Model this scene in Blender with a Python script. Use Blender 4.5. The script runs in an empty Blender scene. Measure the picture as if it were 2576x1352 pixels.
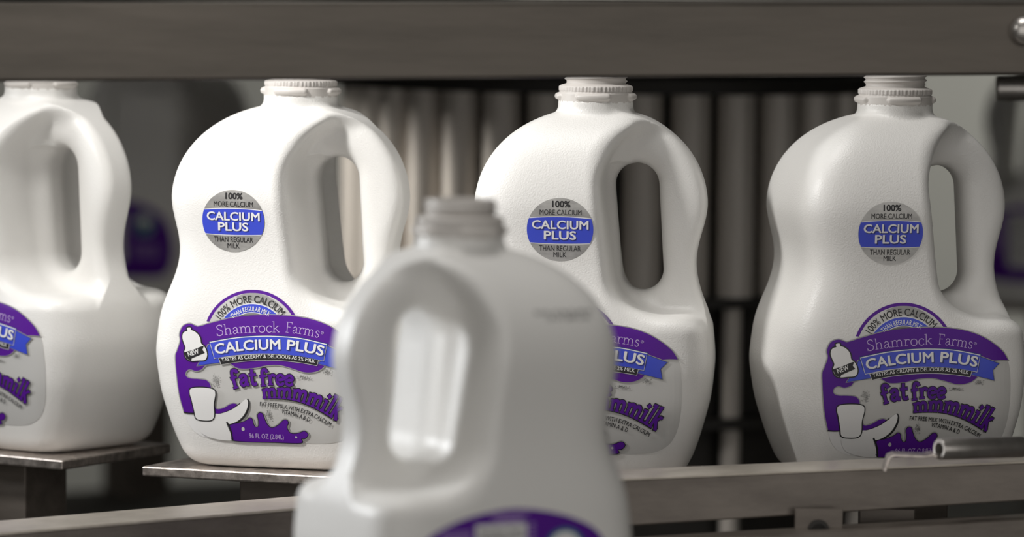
import bpy, bmesh, math, random
import numpy as np
from mathutils import Vector, Matrix, Euler
from mathutils.geometry import tessellate_polygon

random.seed(4)
R = math.radians
scene = bpy.context.scene
COL = scene.collection

# ------------------------------------------------------------------ camera
CAM_LOC = Vector((0.0, -3.2, 1.36))
PITCH, ROLL = 3.96, 0.65
FPX = 11890.0                                   # focal length in pixels of a 2576 px wide frame
cam = bpy.data.cameras.new('camera')
cam.sensor_width = 36.0
cam.lens = FPX * 36.0 / 2576.0
cam.clip_start, cam.clip_end = 0.05, 60
cam.dof.use_dof = True
cam.dof.focus_distance = 3.165
cam.dof.aperture_fstop = 4.2
camo = bpy.data.objects.new('camera', cam)
camo.location = CAM_LOC
CAM_ROT = Euler((R(90 - PITCH), 0, 0)).to_matrix() @ Euler((0, 0, R(ROLL))).to_matrix()
camo.rotation_euler = CAM_ROT.to_euler()
COL.objects.link(camo)
scene.camera = camo

# ------------------------------------------------------------------ world, lamps, exposure
world = bpy.data.worlds.new('hall')
scene.world = world
world.use_nodes = True
world.node_tree.nodes['Background'].inputs['Color'].default_value = (1.0, 0.975, 0.94, 1)
world.node_tree.nodes['Background'].inputs['Strength'].default_value = 0.85


def area(name, loc, target, size, power, colour=(1, 1, 1), spread=180):
    l = bpy.data.lights.new(name, 'AREA')
    l.shape = 'DISK'
    l.size = size
    l.energy = power
    l.color = colour
    l.spread = R(spread)
    o = bpy.data.objects.new(name, l)
    o.location = loc
    d = Vector(target) - Vector(loc)
    o.rotation_euler = d.to_track_quat('-Z', 'Y').to_euler()
    COL.objects.link(o)
    return o


area('work_lamp', (-0.75, -0.45, 1.75), (-0.08, 0.0, 1.15), 0.14, 0.80, (1.0, 0.985, 0.96), 50)
area('wall_fill', (1.2, 3.6, 3.6), (0.9, 5.0, 1.9), 0.9, 24, (1.0, 0.98, 0.92), 100)  # unseen fill added to brighten the back wall
area('drum_fill', (-3.0, 0.9, 1.75), (0.1, 0.75, 1.15), 0.3, 1.5, (1.0, 0.96, 0.90), 26)  # light put in to lift the left sides of the drum pipes
area('lane_fill', (-1.6, 0.06, 1.5), (-0.02, -0.45, 1.10), 0.2, 1.35, (0.96, 0.98, 1.0), 50)  # small added fill for the grip recess of the foreground jug
area('overhead_fill', (-0.3, -0.35, 3.7), (-0.1, -0.2, 1.0), 1.3, 28, (1.0, 0.98, 0.95))  # soft overhead fill, added to brighten upward faces
scene.view_settings.view_transform = 'Standard'
scene.view_settings.look = 'None'
scene.view_settings.gamma = 1
scene.view_settings.exposure = 0.0
scene.view_settings.use_curve_mapping = False


def at(px, py, depth):
    """point of the place that lies `depth` metres along the lens axis under photo pixel (px, py)"""
    v = Vector(((px - 1288) / FPX * depth, -(py - 676) / FPX * depth, -depth))
    return CAM_LOC + CAM_ROT @ v


# ------------------------------------------------------------------ object helpers
def link(name, mesh, parent=None, loc=None):
    o = bpy.data.objects.new(name, mesh)
    COL.objects.link(o)
    if parent is not None:
        o.parent = parent
    if loc is not None:
        o.location = loc
    return o


def thing(name, label, cat, loc=(0, 0, 0), rz=0.0, group=None):
    o = link(name, None, None, loc)
    o.empty_display_size = 0.05
    o.rotation_euler = (0, 0, rz)
    return tag(o, label, cat, group)


def tag(o, label, cat, group=None):
    o['label'] = label
    o['category'] = cat
    if group:
        o['group'] = group
    return o


def structure(o):
    o['kind'] = 'structure'
    return o


def mesh_from(name, verts, faces, mats, idx=None, smooth=False):
    me = bpy.data.meshes.new(name)
    me.from_pydata([tuple(v) for v in verts], [], [tuple(f) for f in faces])
    for m in (mats if isinstance(mats, (list, tuple)) else [mats]):
        me.materials.append(m)
    if idx is not None:
        me.polygons.foreach_set('material_index', list(idx))
    if smooth:
        me.polygons.foreach_set('use_smooth', [True] * len(me.polygons))
    me.update()
    return me


def bm_mesh(name, bm, mat, smooth=False, sharp=35):
    bmesh.ops.recalc_face_normals(bm, faces=bm.faces)
    me = bpy.data.meshes.new(name)
    if smooth:
        for f in bm.faces:
            f.smooth = True
        for e in bm.edges:
            if len(e.link_faces) == 2 and e.calc_face_angle(0) > R(sharp):
                e.smooth = False
    bm.to_mesh(me)
    bm.free()
    me.materials.append(mat)
    return me


def add_hexa(bm, c, bevel=0.0, seg=2):
    """c = eight corners: bottom four (counter-clockwise) then top four"""
    vs = [bm.verts.new(p) for p in c]
    fs = [bm.faces.new([vs[i] for i in q]) for q in
          ((3, 2, 1, 0), (4, 5, 6, 7), (0, 1, 5, 4), (1, 2, 6, 5), (2, 3, 7, 6), (3, 0, 4, 7))]
    if bevel:
        es = list({e for f in fs for e in f.edges})
        bmesh.ops.bevel(bm, geom=es, offset=bevel, segments=seg, affect='EDGES', profile=0.5)
    return bm


def add_box(bm, x0, x1, y0, y1, z0, z1, bevel=0.0, seg=2):
    return add_hexa(bm, [(x0, y0, z0), (x1, y0, z0), (x1, y1, z0), (x0, y1, z0),
                         (x0, y0, z1), (x1, y0, z1), (x1, y1, z1), (x0, y1, z1)], bevel, seg)


def add_lathe(bm, prof, n=64, closed=False, centre=(0, 0, 0), a0=0.0):
    """revolve (r, z) profile about the z axis"""
    rings = []
    for r, z in prof:
        if r < 1e-6:
            rings.append([bm.verts.new((centre[0], centre[1], centre[2] + z))])
        else:
            rings.append([bm.verts.new((centre[0] + r * math.cos(a0 + 2 * math.pi * k / n),
                                        centre[1] + r * math.sin(a0 + 2 * math.pi * k / n), centre[2] + z)) for k in range(n)])
    pairs = list(zip(rings[:-1], rings[1:]))
    if closed:
        pairs.append((rings[-1], rings[0]))
    for a, b in pairs:
        for k in range(n):
            q = [a[k % len(a)], a[(k + 1) % n if len(a) > 1 else 0], b[(k + 1) % n if len(b) > 1 else 0], b[k % len(b)]]
            u = []
            for v in q:
                if v not in u:
                    u.append(v)
            if len(u) > 2:
                bm.faces.new(u)
    return bm


def add_tube(bm, pts, r, n=16, caps=True):
    pts = [Vector(p) for p in pts]
    rings = []
    up = Vector((0.13, 0.2, 1)).normalized()
    for i, p in enumerate(pts):
        d = (pts[min(i + 1, len(pts) - 1)] - pts[max(i - 1, 0)]).normalized()
        s = d.cross(up).normalized()
        t = s.cross(d).normalized()
        rings.append([bm.verts.new(p + (s * math.cos(2 * math.pi * k / n) + t * math.sin(2 * math.pi * k / n)) * r) for k in range(n)])
    for a, b in zip(rings[:-1], rings[1:]):
        for k in range(n):
            bm.faces.new([a[k], a[(k + 1) % n], b[(k + 1) % n], b[k]])
    if caps:
        bm.faces.new(rings[0][::-1])
        bm.faces.new(rings[-1])
    return bm


# ------------------------------------------------------------------ materials
def mat(name, colour, rough=0.5, metal=0.0, spec=0.5):
    m = bpy.data.materials.new(name)
    m.use_nodes = True
    b = m.node_tree.nodes['Principled BSDF']
    b.inputs['Base Color'].default_value = (*colour, 1)
    b.inputs['Roughness'].default_value = rough
    b.inputs['Metallic'].default_value = metal
    b.inputs['Specular IOR Level'].default_value = spec
    return m


def plastic(name, colour, rough, scale, strength):
    m = mat(name, colour, rough)
    nt = m.node_tree
    b = nt.nodes['Principled BSDF']
    tc = nt.nodes.new('ShaderNodeTexCoord')
    no = nt.nodes.new('ShaderNodeTexNoise')
    no.inputs['Scale'].default_value = scale
    no.inputs['Detail'].default_value = 3
    nt.links.new(tc.outputs['Object'], no.inputs['Vector'])
    bu = nt.nodes.new('ShaderNodeBump')
    bu.inputs['Strength'].default_value = strength
    bu.inputs['Distance'].default_value = 0.0006
    nt.links.new(no.outputs['Fac'], bu.inputs['Height'])
    nt.links.new(bu.outputs['Normal'], b.inputs['Normal'])
    return m


def steel(name, dark, light, rough=0.4, metal=0.85, stretch=(3, 60, 60), scale=1.0, bump=0.12):
    m = mat(name, light, rough, metal)
    nt = m.node_tree
    b = nt.nodes['Principled BSDF']
    tc = nt.nodes.new('ShaderNodeTexCoord')
    mp = nt.nodes.new('ShaderNodeMapping')
    mp.inputs['Scale'].default_value = stretch
    no = nt.nodes.new('ShaderNodeTexNoise')
    no.inputs['Scale'].default_value = scale
    no.inputs['Detail'].default_value = 5
    no.inputs['Roughness'].default_value = 0.65
    ra = nt.nodes.new('ShaderNodeValToRGB')
    ra.color_ramp.elements[0].position = 0.3
    ra.color_ramp.elements[1].position = 0.7
    ra.color_ramp.elements[0].color = (*dark, 1)
    ra.color_ramp.elements[1].color = (*light, 1)
    nt.links.new(tc.outputs['Object'], mp.inputs['Vector'])
    nt.links.new(mp.outputs['Vector'], no.inputs['Vector'])
    nt.links.new(no.outputs['Fac'], ra.inputs['Fac'])
    nt.links.new(ra.outputs['Color'], b.inputs['Base Color'])
    mr = nt.nodes.new('ShaderNodeMapRange')
    mr.inputs['To Min'].default_value = rough - 0.08
    mr.inputs['To Max'].default_value = rough + 0.12
    nt.links.new(no.outputs['Fac'], mr.inputs['Value'])
    nt.links.new(mr.outputs['Result'], b.inputs['Roughness'])
    bu = nt.nodes.new('ShaderNodeBump')
    bu.inputs['Strength'].default_value = bump
    bu.inputs['Distance'].default_value = 0.0005
    nt.links.new(no.outputs['Fac'], bu.inputs['Height'])
    nt.links.new(bu.outputs['Normal'], b.inputs['Normal'])
    return m


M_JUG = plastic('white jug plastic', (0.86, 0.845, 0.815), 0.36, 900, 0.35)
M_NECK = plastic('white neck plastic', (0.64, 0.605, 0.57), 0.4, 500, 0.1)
M_PURPLE = mat('purple ink', (0.100, 0.008, 0.30), 0.42, 0.0, 0.3)
M_SILVER = mat('silver label paper', (0.62, 0.61, 0.59), 0.36, 0.1)
M_STEELSTICK = steel('silver sticker foil', (0.30, 0.29, 0.28), (0.52, 0.51, 0.49), 0.34, 0.55, (14, 14, 40), 3.0, 0.0)
M_BLUE = mat('blue ink', (0.045, 0.075, 0.62), 0.35)
M_NAVY = mat('dark blue ink', (0.02, 0.03, 0.22), 0.4)
M_BLACK = mat('black ink', (0.012, 0.011, 0.013), 0.45)
M_WHITE = mat('white ink', (0.85, 0.84, 0.83), 0.4)
M_LILAC = mat('lilac ink', (0.55, 0.40, 0.72), 0.4)
M_GREY = mat('grey label ink', (0.22, 0.215, 0.21), 0.4)
M_SHADE = mat('soft grey ink', (0.34, 0.335, 0.325), 0.4)
M_TEAL = mat('teal ink', (0.02, 0.16, 0.26), 0.4)

M_BEAM = steel('brushed brown steel', (0.095, 0.084, 0.072), (0.145, 0.127, 0.109), 0.42, 0.85, (2, 50, 50), 1.0, 0.1)
M_RAIL = steel('worn rail steel', (0.13, 0.110, 0.093), (0.225, 0.195, 0.168), 0.36, 0.4, (6, 40, 40), 1.6, 0.2)
M_PLATE = steel('worn plate steel', (0.30, 0.265, 0.24), (0.80, 0.72, 0.66), 0.3, 0.9, (60, 60, 60), 2.0, 0.5)
M_TABLE = steel('wet dark table steel', (0.035, 0.033, 0.030), (0.13, 0.122, 0.108), 0.8, 0.0, (7, 7, 7), 1.0, 0.1)
M_RAIL_LIT = steel('worn rail top steel with painted sheen', (0.46, 0.41, 0.345), (0.66, 0.60, 0.52), 0.3, 0.35, (30, 30, 30), 1.2, 0.25)  # beige tone stands in for light reflected by the rail tops
M_PIPE = steel('dull pipe steel', (0.58, 0.535, 0.48), (0.76, 0.705, 0.64), 0.42, 0.15, (30, 30, 4), 1.0, 0.05)
M_DARK = steel('dark machine steel', (0.022, 0.020, 0.018), (0.05, 0.046, 0.041), 0.5, 0.5, (8, 8, 8), 1.0, 0.1)
M_MACHINE = steel('grey machine steel', (0.10, 0.095, 0.085), (0.22, 0.21, 0.19), 0.45, 0.6, (7, 7, 7), 1.0, 0.1)
M_CHROME = steel('polished tube steel', (0.50, 0.47, 0.44), (0.66, 0.63, 0.60), 0.32, 0.9, (3, 60, 60), 1.0, 0.05)
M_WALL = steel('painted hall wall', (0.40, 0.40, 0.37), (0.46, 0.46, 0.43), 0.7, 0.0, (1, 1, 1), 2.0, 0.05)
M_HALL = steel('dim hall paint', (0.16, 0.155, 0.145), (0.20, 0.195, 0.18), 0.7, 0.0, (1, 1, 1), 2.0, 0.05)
M_FLOOR = steel('wet concrete floor', (0.10, 0.095, 0.09), (0.17, 0.165, 0.155), 0.45, 0.0, (1, 1, 1), 3.0, 0.1)
M_BELT = steel('grey conveyor belt', (0.16, 0.15, 0.14), (0.24, 0.23, 0.22), 0.5, 0.2, (20, 20, 20), 1.0, 0.1)

# ------------------------------------------------------------------ the jug as a smooth implicit solid (metres, base centre at 0)
ZK = np.array([-0.05, 0.0, 0.012, 0.0234, 0.05, 0.077, 0.104, 0.1176, 0.131, 0.144, 0.158, 0.168, 0.180, 0.30])
WK = np.array([0.0560, 0.0640, 0.0685, 0.0725, 0.0796, 0.0823, 0.0797, 0.0755, 0.0708, 0.0688, 0.0708, 0.0742, 0.0768, 0.0768])
WLK = np.array([0.0570, 0.0660, 0.0715, 0.0765, 0.0850, 0.0892, 0.0860, 0.0810, 0.0752, 0.0720, 0.0730, 0.0760, 0.0785, 0.0785])
HK = np.array([0.0520, 0.0570, 0.0605, 0.0635, 0.0675, 0.0690, 0.0682, 0.0668, 0.0652, 0.0645, 0.0650, 0.0660, 0.0670, 0.0670])


def spline_table(zk, wk):
    zz = np.linspace(-0.04, 0.30, 1400)
    w = np.interp(zz, zk, wk)
    ker = np.exp(-0.5 * (np.arange(-90, 91) / 22.0) ** 2)
    ker /= ker.sum()
    return zz, np.convolve(np.pad(w, 90, 'edge'), ker, 'valid')


ZT, WT = spline_table(ZK, WK)
_, HT = spline_table(ZK, HK)
_, WLT = spline_table(ZK, WLK)
XRZ, XRX = np.array([0.10, 0.126, 0.158, 0.19, 0.225, 0.26]), np.array([0.0255, 0.0220, 0.0165, 0.0115, 0.0085, 0.007])


def smax(a, b, k):
    h = np.maximum(k - np.abs(a - b), 0) / k
    return np.maximum(a, b) + h * h * k * 0.25


def smin(a, b, k):
    return -smax(-a, -b, k)


def jug_shell(x, y, z):
    """body without the hand grip"""
    w, h = np.where(x < 0, np.interp(z, ZT, WLT), np.interp(z, ZT, WT)), np.interp(z, ZT, HT)
    n = 6.0
    g = ((np.abs(x) / w) ** n + (np.abs(y) / h) ** n) ** (1 / n)
    q = (g ** 2.15 + (np.maximum(z - 0.1790, 0) / 0.0690) ** 2.15) ** (1 / 2.15)
    return smax((q - 1) * 0.058, -z, 0.012)


def recess(x, z):
    r = smax(np.interp(z, XRZ, XRX) - x, 0.1115 - z, 0.030)
    return smax(r, z - 0.2285 - 0.33 * (x - 0.008), 0.034)


def jug_field(x, y, z):
    f = jug_shell(x, y, z)
    rec = recess(x, z)
    body = smax(f, -rec, 0.012)
    slab = smax(f, np.abs(y) - 0.0165, 0.010)
    u = smin(body, slab, 0.012)
    u = np.maximum(u, f)
    ax, az, bx, bz = 0.0292, 0.1965, 0.0335, 0.1395
    t = np.clip(((x - ax) * (bx - ax) + (z - az) * (bz - az)) / ((bx - ax) ** 2 + (bz - az) ** 2), 0, 1)
    hole = np.hypot(x - ax - t * (bx - ax), z - az - t * (bz - az)) - (0.0150 - 0.0008 * t)
    u = smax(u, -hole, 0.014)
    neck = smax(np.hypot(x, y) - 0.0254, np.abs(z - 0.2335) - 0.02, 0.001)
    return smin(u, neck, 0.004)


def surface_nets(fn, lo, hi, step):
    n = [int(math.ceil((b - a) / step)) + 1 for a, b in zip(lo, hi)]
    ax = [lo[i] + step * np.arange(n[i]) for i in range(3)]
    V = fn(*np.meshgrid(*ax, indexing='ij'))
    S = V < 0
    nx, ny, nz = n
    acc = np.zeros((nx - 1, ny - 1, nz - 1, 3))
    cnt = np.zeros((nx - 1, ny - 1, nz - 1))
    cs = [(i, j, k) for i in (0, 1) for j in (0, 1) for k in (0, 1)]
    for a in cs:
        for b in cs:
            d = [b[i] - a[i] for i in range(3)]
            if sum(map(abs, d)) != 1 or min(d) < 0:
                continue
            va = V[a[0]:a[0] + nx - 1, a[1]:a[1] + ny - 1, a[2]:a[2] + nz - 1]
            vb = V[b[0]:b[0] + nx - 1, b[1]:b[1] + ny - 1, b[2]:b[2] + nz - 1]
            m = (va < 0) != (vb < 0)
            t = np.where(m, va / np.where(m, va - vb, 1), 0)
            for i in range(3):
                acc[..., i] += np.where(m, a[i] + t * d[i], 0)
            cnt += m
    on = cnt > 0
    ids = np.full(on.shape, -1)
    ids[on] = np.arange(on.sum())
    cell = np.argwhere(on)
    P = (cell + acc[on] / cnt[on][:, None]) * step + np.array(lo)
    quads = []
    for axis in range(3):
        o1, o2 = [(1, 2), (2, 0), (0, 1)][axis]
        sl_a, sl_b = [slice(None)] * 3, [slice(None)] * 3
        sl_a[axis], sl_b[axis] = slice(0, -1), slice(1, None)
        for flip in (False, True):
            A, B = S[tuple(sl_a)], S[tuple(sl_b)]
            e = np.argwhere((A & ~B) if not flip else (~A & B))
            ok = (e[:, o1] > 0) & (e[:, o2] > 0) & (e[:, o1] < n[o1] - 1) & (e[:, o2] < n[o2] - 1)
            e = e[ok]
            d1, d2 = np.zeros(3, int), np.zeros(3, int)
            d1[o1], d2[o2] = 1, 1
            q = np.stack([ids[tuple((e - d1 - d2).T)], ids[tuple((e - d2).T)], ids[tuple(e.T)], ids[tuple((e - d1).T)]], 1)
            quads.append(q[:, ::-1] if flip else q)
    return P, np.concatenate(quads)


def gradient(fn, P, h=2e-4):
    g = np.empty_like(P)
    for i in range(3):
        d = np.zeros(3)
        d[i] = h
        g[:, i] = (fn(*(P + d).T) - fn(*(P - d).T)) / (2 * h)
    return g


def build_jug_meshes():
    P, Q = surface_nets(jug_field, (-0.100, -0.078, -0.006), (0.090, 0.078, 0.260), 0.0017)
    for _ in range(3):
        g = gradient(jug_field, P)
        step = (jug_field(*P.T) / np.maximum((g * g).sum(1), 0.05))[:, None] * g
        P = P - np.clip(step, -0.0008, 0.0008)
    N = gradient(jug_field, P, 4e-4)
    N /= np.maximum(np.linalg.norm(N, axis=1), 1e-9)[:, None]
    c = P[Q].mean(1)
    c = c[:, [0, 2]]
    # the grip: everything outside the finger hole between the top bend and the ledge
    grip = (c[:, 0] > 0.031) & (c[:, 1] > 0.1215) & (c[:, 1] < 0.245)
    out = []
    for name, sel in (('jug_body', ~grip), ('jug_handle', grip)):
        q = Q[sel]
        used, inv = np.unique(q, return_inverse=True)
        me = mesh_from(name, P[used].tolist(), inv.reshape(q.shape).tolist(), M_JUG, smooth=True)
        me.normals_split_custom_set_from_vertices(N[used].tolist())
        out.append(me)
    return out


def build_neck_mesh():
    nth = 240
    prof = [0.240, 0.246, 0.2500, 0.2526] + list(np.arange(0.2530, 0.27345, 0.00045)) + [0.2736]
    rows = []
    th = np.arange(nth) * 2 * math.pi / nth

    def sm(a, b, x):
        t = np.clip((x - a) / (b - a), 0, 1)
        return t * t * (3 - 2 * t)
    for z in prof:
        r = np.full(nth, 0.0253)
        r = r - 0.0008 * sm(0.2580, 0.2590, z)
        r = r - 0.0046 * sm(0.2628, 0.2648, z)
        # four oval lugs under the threads
        d = np.abs((th / (math.pi / 2) + 0.5) % 1 - 0.5) * (math.pi / 2) * 0.0255
        e = np.sqrt((np.maximum(d - 0.0098, 0) / 0.0024) ** 2 + ((z - 0.2558) / 0.0024) ** 2)
        r = r + 0.0025 * np.sqrt(np.clip(1 - e * e, 0, 1))
        # ratchet ring
        k = sm(0.2592, 0.2598, z) * (1 - sm(0.2622, 0.2630, z))
        r = r + k * 0.0006 * (np.cos(th * 60) > 0)
        # screw thread
        for s in (0, 1):
            zc = 0.2662 + 0.0030 * (s + th / (2 * math.pi))
            r = r + 0.0015 * np.exp(-((z - zc) / 0.00085) ** 2) * (0.2647 < z)
        if z > 0.2732:
            r = r - 0.0003
        rows.append(np.stack([r * np.cos(th), r * np.sin(th), np.full(nth, z)], 1))
    for r, z in ((0.0190, 0.2737), (0.0184, 0.2732), (0.0182, 0.262), (0.0215, 0.257), (0.0215, 0.2545)):
        rows.append(np.stack([r * np.cos(th), r * np.sin(th), np.full(nth, z)], 1))
    V = np.concatenate(rows)
    F = []
    for i in range(len(rows) - 1):
        for k in range(nth):
            F.append((i * nth + k, i * nth + (k + 1) % nth, (i + 1) * nth + (k + 1) % nth, (i + 1) * nth + k))
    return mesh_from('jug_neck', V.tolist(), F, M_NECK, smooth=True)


def shell_depth(x, z):
    """half depth of the front / back panel under (x, z)"""
    x, z = np.asarray(x, float), np.asarray(z, float)
    ys = np.linspace(0.0, 0.081, 301)
    f = jug_shell(x[:, None], -ys[None, :], z[:, None])
    body = smax(f, -recess(x, z)[:, None], 0.012)
    i = np.clip((body < 0).sum(1) - 1, 0, 299)
    a, b = body[np.arange(len(x)), i], body[np.arange(len(x)), i + 1]
    return ys[i] + (ys[1] - ys[0]) * np.clip(-a / np.where(np.abs(b - a) < 1e-12, 1, b - a), 0, 1)


# ------------------------------------------------------------------ printed artwork: flat pieces laid on the panel
def crom(pts, n=6, closed=True):
    pts = [Vector(p) for p in pts]
    out = []
    m = len(pts)
    rng = range(m) if closed else range(m - 1)
    for i in rng:
        g = (lambda k: pts[k % m]) if closed else (lambda k: pts[min(max(k, 0), m - 1)])
        p0, p1, p2, p3 = g(i - 1), g(i), g(i + 1), g(i + 2)
        for s in range(n):
            t = s / n
            out.append(0.5 * (2 * p1 + (p2 - p0) * t + (2 * p0 - 5 * p1 + 4 * p2 - p3) * t * t + (3 * p1 - p0 - 3 * p2 + p3) * t ** 3))
    if not closed:
        out.append(pts[-1])
    return [(p.x, p.y) for p in out]


def grow(poly, d):
    """offset a closed outline outwards by d"""
    n = len(poly)
    A = sum(poly[i][0] * poly[(i + 1) % n][1] - poly[(i + 1) % n][0] * poly[i][1] for i in range(n))
    s = 1 if A > 0 else -1
    out = []
    for i in range(n):
        p, q, r = Vector(poly[i - 1]), Vector(poly[i]), Vector(poly[(i + 1) % n])
        e1, e2 = (q - p), (r - q)
        if e1.length < 1e-9 or e2.length < 1e-9:
            out.append(tuple(q))
            continue
        n1, n2 = Vector((e1.y, -e1.x)).normalized(), Vector((e2.y, -e2.x)).normalized()
        b = n1 + n2
        b = b / max(b.length_squared / 2, 0.5) if b.length > 1e-6 else n1
        out.append((q.x + s * d * b.x, q.y + s * d * b.y))
    return out


FONT_CACHE = {}


def text_tris(s):
    """triangles of a line of text in the built-in font (size 1), with its extents"""
    if s in FONT_CACHE:
        return FONT_CACHE[s]
    cu = bpy.data.curves.new('t', 'FONT')
    cu.body = s
    cu.size = 1
    cu.dimensions = '2D'
    cu.resolution_u = 3
    o = bpy.data.objects.new('t', cu)
    COL.objects.link(o)
    bpy.context.view_layer.update()
    me = bpy.data.meshes.new_from_object(o.evaluated_get(bpy.context.evaluated_depsgraph_get()))
    me.calc_loop_triangles()
    vs = [(v.co.x, v.co.y) for v in me.vertices]
    tris = [[vs[i] for i in t.vertices] for t in me.loop_triangles]
    bpy.data.objects.remove(o)
    bpy.data.curves.remove(cu)
    bpy.data.meshes.remove(me)
    xs = [p[0] for t in tris for p in t]
    FONT_CACHE[s] = (tris, min(xs), max(xs))
    return FONT_CACHE[s]


def warp(tris, x0, x1, cap, base, height):
    """bend text (spanning x0..x1, cap height cap) along the baseline polyline base"""
    L = [0.0]
    for a, b in zip(base[:-1], base[1:]):
        L.append(L[-1] + (Vector(b) - Vector(a)).length)
    tot = L[-1]
    bx, by = [p[0] for p in base], [p[1] for p in base]
    h = height if callable(height) else (lambda s: height)

    def m(p):
        s = (p[0] - x0) / (x1 - x0) * tot
        sc = min(max(s, 0), tot)
        x, y = np.interp(sc, L, bx), np.interp(sc, L, by)
        e = tot * 0.02
        s0, s1 = max(sc - e, 0), min(sc + e, tot)
        d = Vector((np.interp(s1, L, bx) - np.interp(s0, L, bx), np.interp(s1, L, by) - np.interp(s0, L, by))).normalized()
        u = p[1] / cap * h(sc / tot)
        return (x + d.y * u + d.x * (s - sc), y - d.x * u + d.y * (s - sc))     # y grows downwards
    return [[m(p) for p in t] for t in tris]


# a small stroke alphabet with serifs (x-height 0.5, cap / ascender 0.8): (points, width factor, smooth)
def serif(x, y, w=0.20):
    return ([(x - w / 2, y), (x + w / 2, y)], 0.55, False)


GLYPHS = {
    'S': (0.52, [([(0.44, 0.66), (0.36, 0.77), (0.22, 0.78), (0.10, 0.68), (0.14, 0.53), (0.30, 0.41), (0.44, 0.28), (0.42, 0.10), (0.26, 0.01), (0.12, 0.04), (0.05, 0.16)], 1.0, True),
                 ([(0.44, 0.78), (0.445, 0.62)], 0.6, False), ([(0.05, 0.20), (0.05, 0.02)], 0.6, False)]),
    'h': (0.56, [([(0.12, 0.02), (0.12, 0.80)], 1.0, False), ([(0.12, 0.36), (0.22, 0.46), (0.34, 0.47), (0.42, 0.38), (0.43, 0.22), (0.43, 0.02)], 1.0, True), serif(0.12, 0.02), serif(0.43, 0.02), serif(0.07, 0.79, 0.12)]),
    'a': (0.46, [([(0.08, 0.38), (0.16, 0.47), (0.28, 0.46), (0.33, 0.36), (0.33, 0.16), (0.36, 0.05), (0.44, 0.04)], 1.0, True), ([(0.33, 0.28), (0.18, 0.25), (0.07, 0.16), (0.09, 0.04), (0.20, 0.01), (0.33, 0.13)], 0.9, True)]),
    'm': (0.86, [([(0.12, 0.02), (0.12, 0.47)], 1.0, False), ([(0.12, 0.34), (0.21, 0.46), (0.33, 0.47), (0.41, 0.38), (0.42, 0.22), (0.42, 0.02)], 1.0, True),
                 ([(0.42, 0.34), (0.51, 0.46), (0.63, 0.47), (0.71, 0.38), (0.72, 0.22), (0.72, 0.02)], 1.0, True), serif(0.12, 0.02), serif(0.42, 0.02), serif(0.72, 0.02), serif(0.07, 0.47, 0.12)]),
    'r': (0.40, [([(0.12, 0.02), (0.12, 0.47)], 1.0, False), ([(0.12, 0.32), (0.20, 0.45), (0.30, 0.48), (0.37, 0.42)], 1.0, True), serif(0.12, 0.02, 0.24), serif(0.07, 0.47, 0.12)]),
    'o': (0.50, [([(0.25, 0.48), (0.10, 0.42), (0.05, 0.25), (0.10, 0.07), (0.25, 0.01), (0.40, 0.07), (0.45, 0.25), (0.40, 0.42), (0.25, 0.48)], 1.0, True)]),
    'c': (0.42, [([(0.39, 0.40), (0.30, 0.47), (0.18, 0.46), (0.07, 0.34), (0.07, 0.16), (0.16, 0.03), (0.28, 0.01), (0.40, 0.09)], 1.0, True)]),
    'k': (0.52, [([(0.12, 0.02), (0.12, 0.80)], 1.0, False), ([(0.40, 0.47), (0.14, 0.24)], 0.8, False), ([(0.22, 0.30), (0.46, 0.02)], 1.0, False), serif(0.12, 0.02), serif(0.45, 0.02, 0.16), serif(0.40, 0.47, 0.16), serif(0.07, 0.79, 0.12)]),
    'F': (0.52, [([(0.13, 0.02), (0.13, 0.78)], 1.0, False), ([(0.04, 0.77), (0.48, 0.77)], 0.7, False), ([(0.13, 0.42), (0.36, 0.42)], 0.7, False), ([(0.47, 0.78), (0.48, 0.64)], 0.6, False), serif(0.13, 0.02, 0.22)]),
    's': (0.38, [([(0.33, 0.39), (0.26, 0.47), (0.14, 0.47), (0.08, 0.37), (0.16, 0.28), (0.28, 0.22), (0.33, 0.12), (0.24, 0.01), (0.13, 0.02), (0.05, 0.11)], 1.0, True)]),
    'f': (0.42, [([(0.42, 0.66), (0.36, 0.77), (0.25, 0.78), (0.18, 0.66), (0.17, 0.40), (0.16, -0.02)], 1.0, True), ([(0.04, 0.44), (0.34, 0.46)], 0.8, False), serif(0.16, -0.02, 0.24)]),
    't': (0.40, [([(0.18, 0.70), (0.17, 0.18), (0.22, 0.03), (0.37, 0.05)], 1.0, True), ([(0.04, 0.46), (0.37, 0.48)], 0.8, False)]),
    'e': (0.46, [([(0.08, 0.24), (0.40, 0.28), (0.38, 0.42), (0.25, 0.49), (0.11, 0.42), (0.06, 0.24), (0.11, 0.06), (0.26, 0.00), (0.41, 0.08)], 1.0, True)]),
    'i': (0.30, [([(0.15, 0.02), (0.15, 0.46)], 1.0, False), ([(0.14, 0.64), (0.17, 0.70)], 1.1, False), serif(0.15, 0.02, 0.24), serif(0.09, 0.46, 0.14)]),
    'l': (0.30, [([(0.15, 0.02), (0.15, 0.80)], 1.0, False), serif(0.15, 0.02, 0.26), serif(0.09, 0.79, 0.14)]),
    ' ': (0.34, []),
}


def ribbon(pts, w):
    """strip triangles along a polyline with square ends"""
    pts = [Vector(p) for p in pts]
    L, Rr = [], []
    for i, p in enumerate(pts):
        d = (pts[min(i + 1, len(pts) - 1)] - pts[max(i - 1, 0)])
        d = d.normalized() if d.length > 1e-9 else Vector((1, 0))
        q = p - d * w * 0.25 if i == 0 else p + d * w * 0.25 if i == len(pts) - 1 else p
        nrm = Vector((-d.y, d.x)) * w * 0.5
        L.append(tuple(q + nrm))
        Rr.append(tuple(q - nrm))
    t = []
    for i in range(len(pts) - 1):
        t += [[L[i], Rr[i], Rr[i + 1]], [L[i], Rr[i + 1], L[i + 1]]]
    return t


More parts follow.
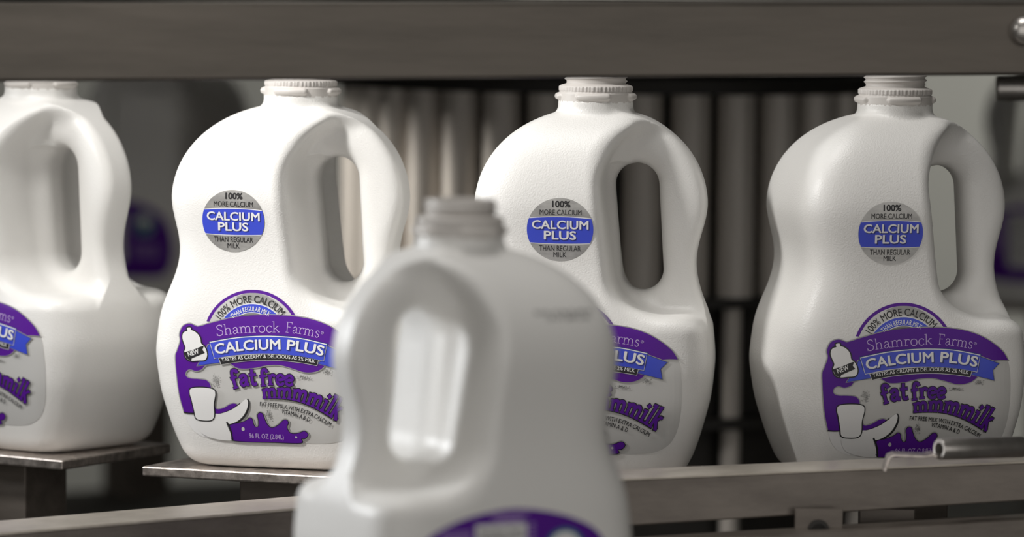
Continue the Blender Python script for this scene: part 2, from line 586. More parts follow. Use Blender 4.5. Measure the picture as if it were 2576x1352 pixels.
def stroke_text(s, weight, extra=0.0, gap=0.02):
    x, tris = 0.0, []
    for ch in s:
        adv, strokes = GLYPHS[ch]
        for pts, wf, smooth in strokes:
            p = crom(pts, 5, False) if smooth else pts
            tris.append(ribbon([(a + x, b) for a, b in p], weight * wf + extra))
        x += adv + gap
    return tris, 0.0, x - gap


class Print:
    """collects flat pieces (layer, ink) in art units, then lays them on a jug panel"""

    def __init__(self, to_jug, sign):
        self.to_jug, self.sign, self.bits, self.mats = to_jug, sign, [], []

    def ink(self, m):
        if m not in self.mats:
            self.mats.append(m)
        return self.mats.index(m)

    def tris(self, tris, m, layer):
        if tris:
            self.bits.append((tris, self.ink(m), layer))

    def stack(self, groups, m, layer):
        for k, g in enumerate(groups):               # overlapping strokes lie a hair above one another
            self.tris(g, m, layer + 0.05 * k)

    def poly(self, pts, m, layer):
        ts = tessellate_polygon([[Vector((p[0], p[1], 0)) for p in pts]])
        self.tris([[pts[i] for i in t] for t in ts], m, layer)

    def outlined(self, pts, m, layer, edge, d):
        self.poly(grow(pts, d), edge, layer)
        self.poly(pts, m, layer + 1)

    def disc(self, cx, cy, rx, ry, m, layer, n=72, a0=0, a1=360):
        self.poly([(cx + rx * math.cos(R(a0 + (a1 - a0) * k / n)), cy - ry * math.sin(R(a0 + (a1 - a0) * k / n))) for k in range(n if a1 - a0 >= 360 else n + 1)], m, layer)

    def line(self, pts, w, m, layer, smooth=True):
        self.tris(ribbon(crom(pts, 6, False) if smooth else pts, w), m, layer)

    def text(self, s, base, h, m, layer, bold=0.0, shift=(0, 0), curve=True):
        t, x0, x1 = text_tris(s)
        if bold:                                     # heavier weight: the line struck several times, slightly apart
            n = 8 if bold > 0.02 else 4
            dirs = [(bold * math.cos(2 * math.pi * k / n), bold * math.sin(2 * math.pi * k / n)) for k in range(n)]
            x0, x1 = x0 - bold, x1 + bold
        else:
            dirs = [(0, 0)]
        b = crom(base, 8, False) if curve and len(base) > 2 else base
        b = [(p[0] + shift[0], p[1] + shift[1]) for p in b]
        self.stack([warp([[(q[0] + dx, q[1] + dy) for q in tri] for tri in t], x0, x1, 0.73, b, h) for dx, dy in dirs], m, layer)

    def strokes(self, s, base, h, m, layer, weight, extra=0.0, shift=(0, 0)):
        t, x0, x1 = stroke_text(s, weight, extra)
        b = crom(base, 8, False) if len(base) > 2 else base
        b = [(p[0] + shift[0], p[1] + shift[1]) for p in b]
        self.stack([warp(g, x0, x1, 0.8, b, h) for g in t], m, layer)

    def mesh(self, name, pitch=0.003, lift=0.00025, step=0.00009):
        V, F, I = [], [], []
        for tris, mi, layer in self.bits:
            bm = bmesh.new()
            cache = {}
            for t in tris:
                c = []
                for p in t:
                    k = (round(p[0], 3), round(p[1], 3))
                    if k not in cache:
                        u, z = self.to_jug(*p)
                        cache[k] = bm.verts.new((u, 0, z))
                    if cache[k] not in c:
                        c.append(cache[k])
                if len(c) == 3:
                    try:
                        bm.faces.new(c)
                    except ValueError:
                        pass
            for axis in (0, 2):
                vals = [v.co[axis] for v in bm.verts]
                if not vals:
                    continue
                lo, hi = min(vals), max(vals)
                k = math.floor(lo / pitch) + 1
                no = Vector((1, 0, 0)) if axis == 0 else Vector((0, 0, 1))
                while k * pitch < hi:
                    bmesh.ops.bisect_plane(bm, geom=bm.verts[:] + bm.edges[:] + bm.faces[:], plane_co=no * (k * pitch), plane_no=no, dist=1e-7)
                    k += 1
            bm.verts.index_update()
            if len(bm.verts) == 0:
                bm.free()
                continue
            xz = np.array([(v.co.x, v.co.z) for v in bm.verts])
            d = shell_depth(xz[:, 0], xz[:, 1]) + lift + step * layer
            o = len(V)
            V += [(x, self.sign * q, z) for (x, z), q in zip(xz, d)]
            for f in bm.faces:
                ix = [o + v.index for v in f.verts]
                a, b, c = (Vector((xz[i - o][0], xz[i - o][1], 0)) for i in ix[:3])
                if ((b - a).cross(c - a)).z * self.sign > 0:
                    ix.reverse()
                F.append(ix)
                I.append(mi)
            bm.free()
        return mesh_from(name, V, F, self.mats, I)


def front_label():
    p = Print(lambda X, Y: ((X - 958) / 10499, 0.129 - Y / 10922), -1)
    outline = crom([(262, 600), (285, 850), (320, 1000), (345, 1085), (400, 1150), (500, 1188), (680, 1197), (900, 1198), (1150, 1198), (1380, 1192),
                    (1500, 1160), (1580, 1085), (1625, 950), (1640, 760), (1630, 580), (1608, 490), (1570, 430), (1500, 370), (1400, 310), (1280, 270),
                    (1175, 252), (1130, 262), (900, 250), (520, 330), (470, 342), (430, 352), (350, 335), (320, 350), (300, 385), (295, 480), (275, 540)], 4)
    p.poly(outline, M_SILVER, 0)
    # white lower left ground
    p.poly([(316, 998)] + crom([(345, 1085), (400, 1150), (500, 1188), (690, 1196)], 6, False) + [(650, 1075), (720, 1000), (640, 990)], M_WHITE, 1)
    # purple arch with the silver and blue half rings
    cx, cy = 842, 436
    p.disc(cx, cy, 368, 368, M_PURPLE, 1, 60, 12, 160)
    p.disc(cx, cy, 345, 345, M_SILVER, 2, 60, 14, 159)
    p.disc(cx, cy, 300, 345, M_SHADE, 3, 40, 45, 116)
    p.disc(cx, cy, 268, 268, M_WHITE, 4, 60, 20, 150)
    p.disc(cx, cy, 263, 263, M_BLUE, 5, 60, 20, 150)
    p.disc(cx, cy, 204, 204, M_WHITE, 6, 60, 20, 150)
    p.disc(cx, cy, 199, 199, M_GREY, 7, 60, 20, 150)
    arc = lambda r, a, b, n=24: [(cx + r * math.cos(R(a + (b - a) * k / n)), cy - r * math.sin(R(a + (b - a) * k / n))) for k in range(n + 1)]
    p.text('100% MORE CALCIUM', arc(276, 149, 41), 54, M_BLACK, 8, 0.006, curve=False)
    p.text('THAN REGULAR MILK', arc(212, 134, 56), 36, M_WHITE, 8, 0.010, curve=False)
    # purple field: top band, left side, lower bump
    top = crom([(430, 352), (470, 342), (520, 325), (700, 275), (850, 255), (1000, 248), (1150, 252), (1280, 270), (1400, 310), (1500, 370), (1570, 430), (1610, 492)], 5, False)
    low = crom([(1610, 492), (1540, 490), (1470, 505), (1410, 560), (1370, 622), (1310, 656), (1230, 662), (1150, 640), (1050, 616), (950, 622), (850, 645),
                (740, 650), (660, 610), (560, 615), (490, 640), (465, 668), (420, 682), (375, 672), (345, 690), (343, 722), (375, 740), (440, 742), (500, 750), (530, 785),
                (535, 850), (550, 920), (572, 962), (625, 952), (670, 925), (705, 915), (733, 928), (730, 950), (690, 975), (600, 998)], 5, False)
    left = crom([(320, 1000), (285, 850), (262, 600), (275, 540), (295, 480), (298, 450), (292, 420), (300, 385), (320, 352), (350, 336), (380, 333), (410, 345)], 5, False)
    field = top + low[1:] + left
    p.poly(grow(field[:-1], 7), M_SHADE, 7)
    p.poly(field, M_PURPLE, 8)
    p.line([(318, 999), (360, 1003), (430, 1000)], 9, M_BLACK, 9)
    # plain white blot and swoosh of milk at the lower left
    p.outlined(crom([(385, 815), (470, 805), (550, 815), (566, 850), (552, 930), (552, 1010), (530, 1046), (470, 1052), (415, 1040), (402, 985), (385, 900), (372, 850)], 6), M_WHITE, 12, M_BLACK, 8)
    sw = crom([(540, 1003), (600, 996), (680, 965), (745, 920), (785, 885), (803, 882), (810, 905), (800, 950), (770, 1005), (720, 1050), (665, 1072), (640, 1065), (672, 1150), (678, 1194), (560, 1192), (450, 1150), (420, 1060)], 5)
    p.line([(655, 1074), (720, 1058), (775, 1015), (808, 955), (816, 905), (806, 880)], 13, M_BLACK, 9)
    p.line([(560, 1003), (610, 993), (685, 960), (750, 912)], 8, M_BLACK, 9)
    p.poly(sw, M_WHITE, 10)
    p.line([(645, 1058), (668, 1110), (682, 1194)], 12, M_BLACK, 11)
    # splash
    spl = crom([(668, 1082), (740, 1062), (790, 1042), (818, 1022), (836, 1032), (842, 1062), (858, 1088), (880, 1082), (884, 1040), (878, 1000), (892, 980), (914, 985), (926, 1020), (945, 1062),
                (972, 1088), (1002, 1084), (1040, 1058), (1068, 1030), (1092, 1026), (1104, 1045), (1092, 1080), (1115, 1122), (1166, 1125), (1222, 1106), (1246, 1128), (1225, 1157), (1195, 1163), (1189, 1194),
                (1000, 1197), (690, 1196), (684, 1140)], 5)
    p.poly(grow(spl, 12), M_SHADE, 8)
    p.poly(grow(spl, 5), M_BLACK, 9)
    p.poly(spl, M_PURPLE, 10)
    p.disc(765, 1106, 12, 15, M_SILVER, 11, 20)
    p.disc(1158, 1152, 8, 9, M_SILVER, 11, 16)
    p.text('96 FL OZ (2.84L)', [(808, 1172), (1066, 1172)], 38, M_LILAC, 11, 0.004)
    # maker's name
    p.strokes('Shamrock', [(578, 418), (700, 398), (850, 382), (1048, 374)], 80, M_LILAC, 9, 0.058)
    p.strokes('Farms', [(1088, 372), (1200, 382), (1338, 404)], 80, M_LILAC, 9, 0.058)
    p.disc(1362, 367, 11, 11, M_LILAC, 9, 20)
    p.disc(1362, 367, 8, 8, M_PURPLE, 10, 20)
    p.text('R', [(1358, 372), (1367, 373)], 10, M_LILAC, 11)
    # ribbon tails, banner, strip
    tail = [(515, 488), (545, 482), (575, 575), (606, 590), (600, 612), (437, 640), (468, 592), (498, 545)]
    p.poly(grow(tail, 9), M_SHADE, 9)
    p.outlined(tail, M_BLUE, 10, M_NAVY, 4)
    tail = [(1392, 462), (1535, 515), (1490, 562), (1502, 634), (1330, 592), (1375, 570)]
    p.poly(grow(tail, 9), M_SHADE, 9)
    p.outlined(tail, M_BLUE, 10, M_NAVY, 4)
    ban = crom([(530, 466), (700, 430), (850, 412), (1000, 405), (1200, 414), (1395, 452)], 6, False) + crom([(1374, 572), (1200, 544), (1000, 532), (850, 538), (700, 556), (565, 582)], 6, False)
    p.outlined(ban, M_BLUE, 12, M_WHITE, 4)
    p.poly(grow(ban, 10), M_NAVY, 11)
    strip = crom([(598, 582), (750, 556), (900, 542), (1050, 538), (1200, 546), (1335, 568)], 6, False) + crom([(1325, 608), (1200, 590), (1050, 580), (900, 584), (750, 600), (614, 626)], 6, False)
    p.poly(grow(strip, 4), M_WHITE, 12)
    p.poly(strip, M_BLACK, 14)
    p.poly(ban, M_BLUE, 15)
    p.line([(530, 466), (700, 430), (850, 412), (1000, 405), (1200, 414), (1395, 452)], 5, M_WHITE, 16)
    for bold, ink, layer, sh in ((0.04, M_NAVY, 16, (6, 7)), (0.024, M_WHITE, 17, (0, 0))):
        p.text('CALCIUM', [(572, 550), (700, 527), (850, 508), (1058, 497)], 76, ink, layer, bold, sh)
        p.text('PLUS', [(1102, 497), (1240, 511), (1372, 536)], 76, ink, layer, bold, sh)
    p.text('TASTES AS CREAMY & DELICIOUS AS 2% MILK', [(620, 606), (780, 581), (950, 567), (1130, 567), (1312, 590)], 27, M_WHITE, 16, 0.010)
    # little bottle with its NEW flag
    bot = crom([(352, 366), (378, 361), (384, 378), (410, 388), (438, 410), (455, 440), (462, 475), (486, 497), (503, 530), (508, 565), (492, 597), (440, 603), (388, 607), (350, 590), (334, 545), (343, 512),
                (330, 478), (317, 440), (321, 408), (338, 392), (356, 386)], 4)
    p.outlined(bot, M_WHITE, 12, M_BLACK, 9)
    p.poly([(331, 548), (400, 526), (465, 497), (484, 492), (473, 522), (492, 545), (440, 568), (392, 590), (386, 608), (352, 592)], M_BLACK, 14)
    p.text('NEW', [(368, 577), (450, 548)], 36, M_WHITE, 15, 0.02)
    # flavour lettering
    for s, base, h in (('fat', [(700, 800), (780, 778), (880, 768)], 128), ('free', [(905, 772), (1020, 762), (1150, 764)], 118)):
        p.strokes(s, base, h, M_BLACK, 12, 0.15, 0.075)
        p.strokes(s, base, h, M_PURPLE, 13.4, 0.15)
    base = [(922, 868), (1020, 862), (1130, 868), (1240, 895), (1350, 945), (1462, 1012)]
    t0, x0, x1 = stroke_text('mmmmilk', 0.14, 0.09)
    b = crom(base, 8, False)
    p.stack([warp(g, x0, x1, 0.8, b, lambda s: 105 + 62 * s) for g in t0], M_BLACK, 12)
    t0, x0, x1 = stroke_text('mmmmilk', 0.15, 0.0)
    p.stack([warp(g, x0, x1, 0.8, b, lambda s: 105 + 62 * s) for g in t0], M_PURPLE, 13.4)
    p.text('FAT FREE MILK WITH EXTRA CALCIUM', [(898, 926), (1050, 936), (1190, 960), (1310, 1004), (1412, 1062)], 33, M_BLACK, 12, 0.012)
    p.text('VITAMIN A & D', [(1056, 976), (1160, 996), (1262, 1032)], 33, M_BLACK, 12, 0.012)
    # speckled smudges on the silver ground
    rnd = random.Random(8)
    for (mx, my, sx, sy, n) in ((570, 745, 32, 50, 60), (960, 985, 26, 50, 60), (1230, 700, 60, 14, 50), (1400, 655, 50, 22, 40)):
        for _ in range(n):
            x, y, r = mx + sx * rnd.uniform(-1, 1) * rnd.random() ** 0.4, my + sy * rnd.uniform(-1, 1) * rnd.random() ** 0.4, rnd.uniform(2, 5)
            p.disc(x, y, r, r, M_SHADE, 11, 6)
    return p.mesh('front_label')


def round_sticker(u):
    p = Print(lambda X, Y: ((X - 567) / 9000 + u, 0.1690 - (Y - 942) / 8925), -1)
    p.disc(567, 942, 200, 188, M_STEELSTICK, 0, 96)
    a = math.degrees(math.asin(76 / 188))
    b = math.degrees(math.asin(84 / 188))
    for d, m, l in ((0, M_WHITE, 1), (5, M_BLUE, 2)):
        top = [(567 + x, 942 - 70 + d - 9 * (1 - (x / 183) ** 2)) for x in np.linspace(-185, 185, 24)]
        rgt = [(567 + 199.5 * math.cos(R(t)), 942 - 187.5 * math.sin(R(t))) for t in np.linspace(a - 2, -b + 2, 12)]
        bot = [(567 + x, 942 + 84 - d + 5 * (1 - (x / 183) ** 2)) for x in np.linspace(179, -179, 24)]
        lft = [(567 - 199.5 * math.cos(R(t)), 942 - 187.5 * math.sin(R(t))) for t in np.linspace(-b + 2, a - 2, 12)]
        p.poly(top + rgt + bot + lft, m, l)
    p.text('100%', [(518, 808), (628, 808)], 38, M_BLACK, 3, 0.03)
    p.text('MORE CALCIUM', [(444, 855), (695, 855)], 33, M_BLACK, 3, 0.0)
    for bold, ink, layer, sh in ((0.035, M_NAVY, 3, (5, 5)), (0.022, M_WHITE, 4, (0, 0))):
        p.text('CALCIUM', [(398, 938), (738, 938)], 52, ink, layer, bold, sh)
        p.text('PLUS', [(470, 1001), (664, 1001)], 52, ink, layer, bold, sh)
    p.text('THAN REGULAR', [(442, 1070), (692, 1070)], 34, M_BLACK, 3, 0.0)
    p.text('MILK', [(528, 1107), (606, 1107)], 33, M_BLACK, 3, 0.0)
    return p.mesh('round_sticker')


def back_label():
    # art units: millimetres seen from the back, x to the right, y downwards from the top of the label
    p = Print(lambda X, Y: (-X / 1000, 0.1025 - Y / 1000), 1)
    out = crom([(0, 0), (22, 2.5), (40, 7.5), (54, 15), (62, 27), (65, 44), (62, 62), (52, 74), (30, 77), (0, 77.5), (-30, 77), (-52, 74), (-62, 62), (-65, 44), (-62, 27), (-54, 15), (-40, 7.5), (-22, 2.5)], 5)
    p.poly(out, M_PURPLE, 0)
    for k, (x0, x1) in enumerate(((-15, 10), (-12, 6))):
        for q in range(2):
            p.line([(x0 + q, 2.6 + 2.6 * k + 1.2 * q), (x1 - q, 2.6 + 2.6 * k + 1.2 * q)], 0.55, M_LILAC, 1, False)
    p.poly([(-24, 8.2), (8.5, 8.2), (8.5, 62), (-24, 62)], M_WHITE, 1)
    p.text('Nutrition Facts', [(-22, 13.8), (6.5, 13.8)], 3.4, M_BLACK, 2, 0.02)
    for k in range(17):
        y = 16.5 + 2.6 * k
        p.line([(-22.5, y), (7, y)], 0.9 if k in (0, 3, 11) else 0.3, M_BLACK, 2, False)
        if k not in (0, 3, 11):
            p.line([(-22, y - 1.2), (-22 + 8 + 7 * ((k * 5) % 3), y - 1.2)], 0.7, M_GREY, 2, False)
    for k in range(16):
        p.line([(-45 - min(k, 5), 12 + 2.3 * k), (-27, 12 + 2.3 * k)], 0.75, M_LILAC, 1, False)
        p.line([(10.2, 9 + 2.3 * k), (13.5, 9 + 2.3 * k)], 0.75, M_LILAC, 1, False)
    p.disc(33, 24, 13, 12, M_TEAL, 1, 48)
    p.disc(33, 24, 10.5, 9.8, M_WHITE, 2, 48)
    p.poly(crom([(24, 25), (29, 21), (34, 25), (42, 22), (41, 29), (33, 33), (26, 30)], 5), M_TEAL, 3)
    for k in range(6):
        p.line([(18, 44 + 2.6 * k), (50, 44 + 2.6 * k)], 0.8, M_LILAC, 1, False)
    return p.mesh('back_label')


def date_code():
    # dot-matrix print on the back shoulder, too small to read
    p = Print(lambda X, Y: (-X / 1000, 0.2130 - Y / 1000), 1)
    rnd = random.Random(3)
    for row, (x0, groups) in enumerate(((17, (5, 2, 2, 2, 2, 2)), (24, (3, 2, 3, 4)))):
        x = x0
        for g in groups:
            for _ in range(g):
                for i in range(3):
                    for j in range(4):
                        if rnd.random() < 0.62:
                            p.disc(x + i * 0.55, row * 3.3 + j * 0.6, 0.3, 0.3, M_BLACK, 0, 8)
                x += 2.1
            x += 1.3
    return p.mesh('date_code')


BODY, HANDLE = build_jug_meshes()
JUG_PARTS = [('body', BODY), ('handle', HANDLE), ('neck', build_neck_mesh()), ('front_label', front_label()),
             ('round_sticker', round_sticker(-0.0205)), ('back_label', back_label()), ('date_code', date_code())]
PART_LABEL = {'front_label': 'purple and silver milk label', 'round_sticker': 'round silver and blue calcium sticker',
              'back_label': 'purple nutrition label on the back', 'date_code': 'black printed date code'}


def make_jug(label, loc, rz, group, sticker=None):
    j = thing('milk_jug', label, 'milk jug', loc, rz, group)
    for name, me in JUG_PARTS:
        o = link(name, sticker if sticker and name == 'round_sticker' else me, j)
        if name in PART_LABEL:
            o['label'] = PART_LABEL[name]
    return j


# ------------------------------------------------------------------ the setting
bm = bmesh.new()
add_box(bm, -6, 6, -5, 5.2, -0.1, 0)
structure(link('floor', bm_mesh('floor', bm, M_FLOOR)))
bm = bmesh.new()
add_box(bm, -6, 6, 5.0, 5.2, 0, 4)
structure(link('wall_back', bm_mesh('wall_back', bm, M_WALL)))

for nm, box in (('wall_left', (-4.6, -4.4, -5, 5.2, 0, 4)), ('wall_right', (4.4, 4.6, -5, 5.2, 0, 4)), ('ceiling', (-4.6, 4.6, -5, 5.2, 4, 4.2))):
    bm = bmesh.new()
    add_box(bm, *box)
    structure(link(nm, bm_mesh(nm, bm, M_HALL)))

# ------------------------------------------------------------------ carousel: jugs on their plates
RING_R, RING_X, RING_Y = 0.838, 0.1430, 0.833
PLATE_Z = 1.0


def on_ring(deg):
    return RING_X - RING_R * math.sin(R(deg)), RING_Y - RING_R * math.cos(R(deg))


def pedestal(deg, label):
    x, y = on_ring(deg)
    t = thing('jug_pedestal', label, 'pedestal', (x, y, 0.80), R(-deg), 'pedestals under the carousel jugs')
    b = bmesh.new()
    f, w0, w1, bk = -0.074, 0.084, 0.072, 0.060          # wedge plate, narrower towards the middle of the carousel
    add_hexa(b, [(-w0, f, 0.193), (w0, f, 0.193), (w1, bk, 0.193), (-w1, bk, 0.193), (-w0, f, 0.2), (w0, f, 0.2), (w1, bk, 0.2), (-w1, bk, 0.2)], 0.0012)
    link('plate', bm_mesh('plate', b, M_PLATE), t)
    b = bmesh.new()
    add_box(b, -0.022, 0.030, -0.050, -0.005, 0.0, 0.193, 0.001)
    link('post', bm_mesh('post', b, M_RAIL), t)
    return t


for deg, yaw, stick, lab, plab in (
        (34.75, 37, None, 'white milk jug cut off by the left edge of the photo, turned to the left', 'steel plate and post under the leftmost jug'),
        (20.2, 15, -0.0262, 'brightest white milk jug with purple label, left of the blurred jug in front', 'steel plate and post under the bright jug left of the blurred jug'),
        (6.0, 5.5, -0.0175, 'white milk jug partly hidden behind the blurred jug, dark handle hole at its right', 'steel plate and post behind the long lower right rail, at its left end'),
        (-7.9, -11.5, None, 'rightmost white milk jug in front row, turned to the right behind the small steel tube', 'steel plate and post under the rightmost jug, behind the rail')):
    x, y = on_ring(deg)
    make_jug(lab, (x, y, PLATE_Z + 0.0003), R(-yaw), 'jugs riding the filling carousel', stick and round_sticker(stick))
    pedestal(deg, plab)

for deg, yaw, lab, plab in ((143.5, -150, 'dim blurred milk jug far behind the gap between the two leftmost jugs', 'pedestal under the dim jug far back on the left'),
                       (209.0, 209, 'dim blurred milk jug far back at the right edge, behind the rightmost jug', 'pedestal under the dim jug far back at the right edge')):
    x, y = on_ring(deg)
    make_jug(lab, (x, y, PLATE_Z + 0.0003), R(-yaw), 'jugs riding the filling carousel')
    pedestal(deg, plab)

# front jug on the lower conveyor, seen from its back
FJ = at(1158, 579, 2.71)
make_jug('blurred white milk jug in the foreground seen from behind, handle on its left', (FJ.x, FJ.y, FJ.z - 0.2558), R(180 + 28), 'jug on the front conveyor')
BELT_Z = FJ.z - 0.2562
t = thing('front_conveyor', 'grey conveyor carrying the blurred jug in the foreground', 'conveyor', (FJ.x, FJ.y, 0))
bm = bmesh.new()
add_box(bm, -1.6, 1.6, -0.08, 0.08, BELT_Z - 0.012, BELT_Z, 0.002)
link('belt', bm_mesh('belt', bm, M_BELT), t)
bm = bmesh.new()
add_box(bm, -1.6, 1.6, -0.075, 0.075, BELT_Z - 0.12, BELT_Z - 0.0125, 0.002)
link('frame', bm_mesh('frame', bm, M_RAIL), t)
for lx in (-1.4, 1.4):
    bm = bmesh.new()
    add_box(bm, lx - 0.03, lx + 0.03, -0.03, 0.03, 0, BELT_Z - 0.12, 0.002)
    link('leg', bm_mesh('leg', bm, M_RAIL), t)

# carousel table, drum with its pipes, unseen bowl added overhead for shade
t = thing('carousel_table', 'dark round machine table below the jug plates', 'machine', (RING_X, RING_Y, 0))
bm = bmesh.new()
add_lathe(bm, [(0, 0), (0.55, 0), (0.55, 0.70), (0.93, 0.76), (0.93, 0.80), (0, 0.80)], 96)
link('base', bm_mesh('base', bm, M_TABLE, True), t)

DX, DY = at(1560, 700, 4.05).x, at(1560, 700, 4.05).y
t = thing('filler_drum', 'blurred grey drum ringed by vertical pipes behind the jugs', 'machine', (DX, DY, 0.80))
zt, zb, zc = at(1560, 232, 3.85).z - 0.80, at(1560, 755, 3.85).z - 0.80, at(1560, 1060, 3.85).z - 0.80
bm = bmesh.new()
add_lathe(bm, [(0, 0), (0.205, 0), (0.205, zt), (0, zt)], 96)
link('core', bm_mesh('core', bm, M_DARK, True), t)
bm = bmesh.new()
add_lathe(bm, [(0.20, zt), (0.255, zt), (0.255, zt + 0.012), (0.20, zt + 0.012)], 96, True)
link('top_ring', bm_mesh('top_ring', bm, M_DARK, True), t)
for z0 in (zb, zc):
    bm = bmesh.new()
    add_lathe(bm, [(0.20, z0 - 0.004), (0.243, z0 - 0.004), (0.243, z0 + 0.004), (0.20, z0 + 0.004)], 96, True)
    link('band', bm_mesh('band', bm, M_DARK, True), t)
bm = bmesh.new()
add_lathe(bm, [(0.0160, 0.0), (0.0160, zt - zb - 0.004)], 20)
PIPE = bm_mesh('pipe', bm, M_PIPE, True)
bm = bmesh.new()
add_lathe(bm, [(0.008, 0.0), (0.008, zb - 0.004)], 16)
ROD = bm_mesh('rod', bm, M_PIPE, True)
NP = 36
for k in range(NP):
    a = 2 * math.pi * (k + 0.3) / NP
    o = link('pipe', PIPE, t, (0.224 * math.cos(a), 0.224 * math.sin(a), zb + 0.004))
    if k % 4 == 1:
        link('rod', ROD, t, (0.222 * math.cos(a), 0.222 * math.sin(a), 0))

bm = bmesh.new()
add_lathe(bm, [(0, 1.296), (0.77, 1.296), (0.80, 1.32), (0.80, 1.75), (0.78, 1.78), (0, 1.80)], 96, centre=(0, 0, -1.296))
b = link('shade_bowl', bm_mesh('shade_bowl', bm, M_MACHINE, True), None, (RING_X, RING_Y, 1.296))  # bowl out of sight, added to keep overhead light off the far jugs
tag(b, 'unseen round steel filler bowl added to shade the carousel, hidden behind the top beam', 'machine')

# ------------------------------------------------------------------ top beam with its bolt
bl, br = at(-700, 211, 2.90), at(3300, 185, 3.02)
tl, tr = at(-700, 10, 2.90), at(3300, 6, 3.02)
dep = Vector((0, 0.05, 0))
t = thing('guard_beam', 'wide brown-grey steel beam across the top, in front of the jug necks', 'beam', tuple((bl + br) / 2))
off = Vector(t.location)
bm = bmesh.new()
add_hexa(bm, [p - off for p in (bl, br, br + dep, bl + dep, tl, tr, tr + dep, tl + dep)], 0.002)
link('bar', bm_mesh('bar', bm, M_BEAM), t)
bp = at(2578, 78, 2.995) - off
bm = bmesh.new()
add_lathe(bm, [(0, 0.0085), (0.004, 0.0080), (0.0072, 0.0060), (0.0092, 0.0025), (0.0095, 0.0), (0.0095, -0.01), (0, -0.01)], 40)
o = link('bolt', bm_mesh('bolt', bm, M_CHROME, True), t, bp)
o.rotation_euler = (R(90), 0, 0)

# ------------------------------------------------------------------ rails in front of the carousel
def rail(t, corners_px, d0, d1, depth, m, bevel=0.001, name='bar'):
    """bar whose front face spans the four photo corners (left top, left bottom, right top, right bottom) at depths d0 -> d1"""
    off = Vector(t.location)
    lt, lb, rt, rb = corners_px
    a, b, c, d = at(*lb, d0), at(*rb, d1), at(*lt, d0), at(*rt, d1)
    dep = Vector((0, depth, 0))
    q = bmesh.new()
    add_hexa(q, [p - off for p in (a, b, b + dep, a + dep, c, d, d + dep, c + dep)], bevel)
    return link(name, bm_mesh(name, q, m), t)


t = thing('guide_rail', 'long steel angle rail at the lower right, in front of the jug bases', 'rail', tuple(at(2000, 1240, 3.02)))
rail(t, ((1150, 1226), (1150, 1352), (2900, 1150), (2900, 1240)), 2.99, 3.08, 0.045, M_RAIL)
rail(t, ((1150, 1223), (1150, 1229), (2900, 1147), (2900, 1153)), 2.989, 3.079, 0.052, M_RAIL_LIT, 0.0005, 'lit_top')  # thin strip whose pale colour imitates the lit upper face
t2 = thing('lower_rail', 'narrow steel rail at the bottom right corner, below the angle rail', 'rail', tuple(at(2200, 1345, 2.98)))
rail(t2, ((1200, 1392), (1200, 1470), (2900, 1286), (2900, 1390)), 2.96, 3.06, 0.03, M_RAIL)
for (x0, x1, lab, hole) in ((1998, 2120, 'small steel tab with a round hole between the two lower right rails', True),
                            (2160, 2300, 'dim steel tab right of the one with the hole', False)):
    d = 3.028 if hole else 3.07
    o0 = at((x0 + x1) / 2, 1400, d)
    q = bmesh.new()
    a, b = at(x0, 1420, d) - o0, at(x1, 1280, d) - o0
    add_hexa(q, [(a.x, -0.002, a.z), (b.x, -0.002, a.z), (b.x, 0.002, a.z), (a.x, 0.002, a.z), (a.x, -0.002, b.z), (b.x, -0.002, b.z), (b.x, 0.002, b.z), (a.x, 0.002, b.z)], 0.0005)
    tb = thing('rail_bracket', lab, 'bracket', tuple(o0))
    link('tab', bm_mesh('tab', q, M_RAIL), tb)
    if hole:
        h = at(2058, 1333, d) - o0
        q = bmesh.new()
        add_lathe(q, [(0.0068, 0.0), (0.0068, 0.0035), (0.0045, 0.0038), (0.0045, 0.0005), (0, 0.0004)], 32)
        e = link('bolt_hole', bm_mesh('bolt_hole', q, M_DARK, True), tb, (h.x, -0.0016, h.z))
        e.rotation_euler = (R(90), 0, 0)

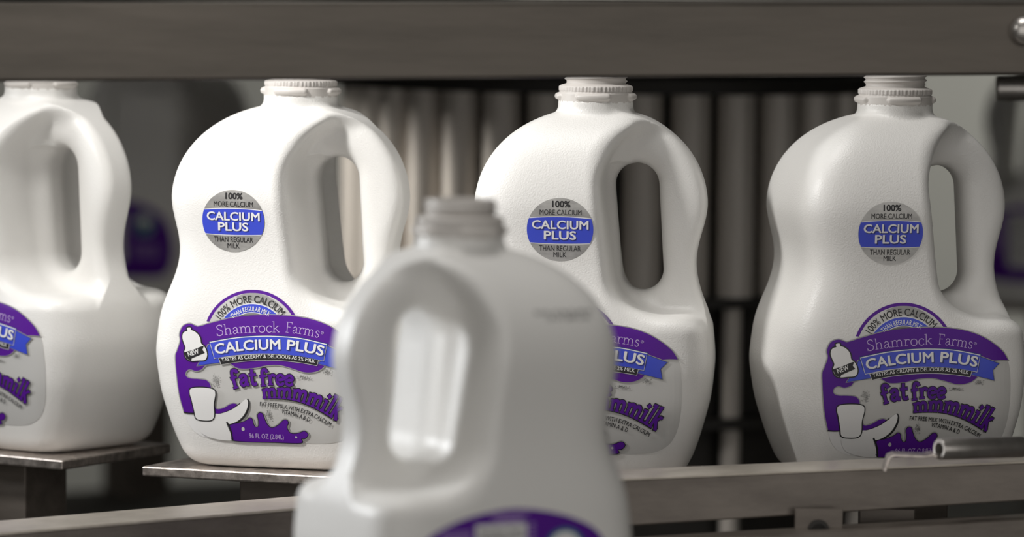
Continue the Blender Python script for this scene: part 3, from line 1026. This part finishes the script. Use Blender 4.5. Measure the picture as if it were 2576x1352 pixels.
t = thing('side_rail', 'flat steel rail sloping across the lower left corner, below the plates', 'rail', tuple(at(300, 1320, 3.0)))
rail(t, ((-500, 1388), (-500, 1500), (1000, 1262), (1000, 1372)), 2.97, 3.09, 0.062, M_RAIL)
rail(t, ((-500, 1383), (-500, 1391), (1000, 1257), (1000, 1265)), 2.969, 3.089, 0.068, M_RAIL_LIT, 0.0005, 'lit_top')  # brightened strip, light on the rail top put into its colour

# ------------------------------------------------------------------ small tube with its bent clip on the right rail
A, B = at(2362, 1131, 3.015), at(2572, 1125, 3.050)
L = (B - A).length
t = thing('guide_tube', 'short hollow steel tube with a bent clip, in front of the rightmost label', 'tube', tuple(A))
t.rotation_euler = (B - A).to_track_quat('Z', 'Y').to_euler()
bm = bmesh.new()
add_lathe(bm, [(0.0064, 0), (0.0068, 0.0006), (0.0068, L - 0.0006), (0.0064, L), (0.0042, L), (0.0042, 0), ], 48, True)
link('sleeve', bm_mesh('sleeve', bm, M_CHROME, True), t)
inv = t.rotation_euler.to_matrix().inverted()
bm = bmesh.new()
path = [(2226, 1186), (2238, 1152), (2250, 1147), (2330, 1150), (2346, 1146), (2356, 1149)]
pts = [at(x, y, 3.012) for x, y in path]
for i in range(len(pts) - 1):
    p, q = pts[i], pts[i + 1]
    dd = (q - p).normalized()
    nn = Vector((-dd.z, 0, dd.x)).normalized() * 0.0009
    e = Vector((0, 0.018, 0))
    p, q = p - dd * 0.0004, q + dd * 0.0004
    add_hexa(bm, [inv @ (v - A) for v in (p - nn, q - nn, q - nn + e, p - nn + e, p + nn, q + nn, q + nn + e, p + nn + e)], 0.0003)
link('clip', bm_mesh('clip', bm, M_PLATE), t)
bm = bmesh.new()
add_lathe(bm, [(0, L - 0.001), (0.0040, L - 0.001), (0.0040, L + 0.05), (0, L + 0.05)], 24)
link('pin', bm_mesh('pin', bm, M_DARK, True), t)

# horizontal bar end behind the beam, upper right
A, B = at(2506, 222, 3.45), at(2800, 222, 3.45)
t = thing('cross_bar', 'round horizontal steel bar under the beam at the upper right edge', 'bar', tuple(A))
t.rotation_euler = (B - A).to_track_quat('Z', 'Y').to_euler()
L = (B - A).length
bm = bmesh.new()
add_lathe(bm, [(0, 0), (0.0085, 0), (0.0095, 0.001), (0.0095, L), (0, L)], 40)
link('shaft', bm_mesh('shaft', bm, M_CHROME, True), t)
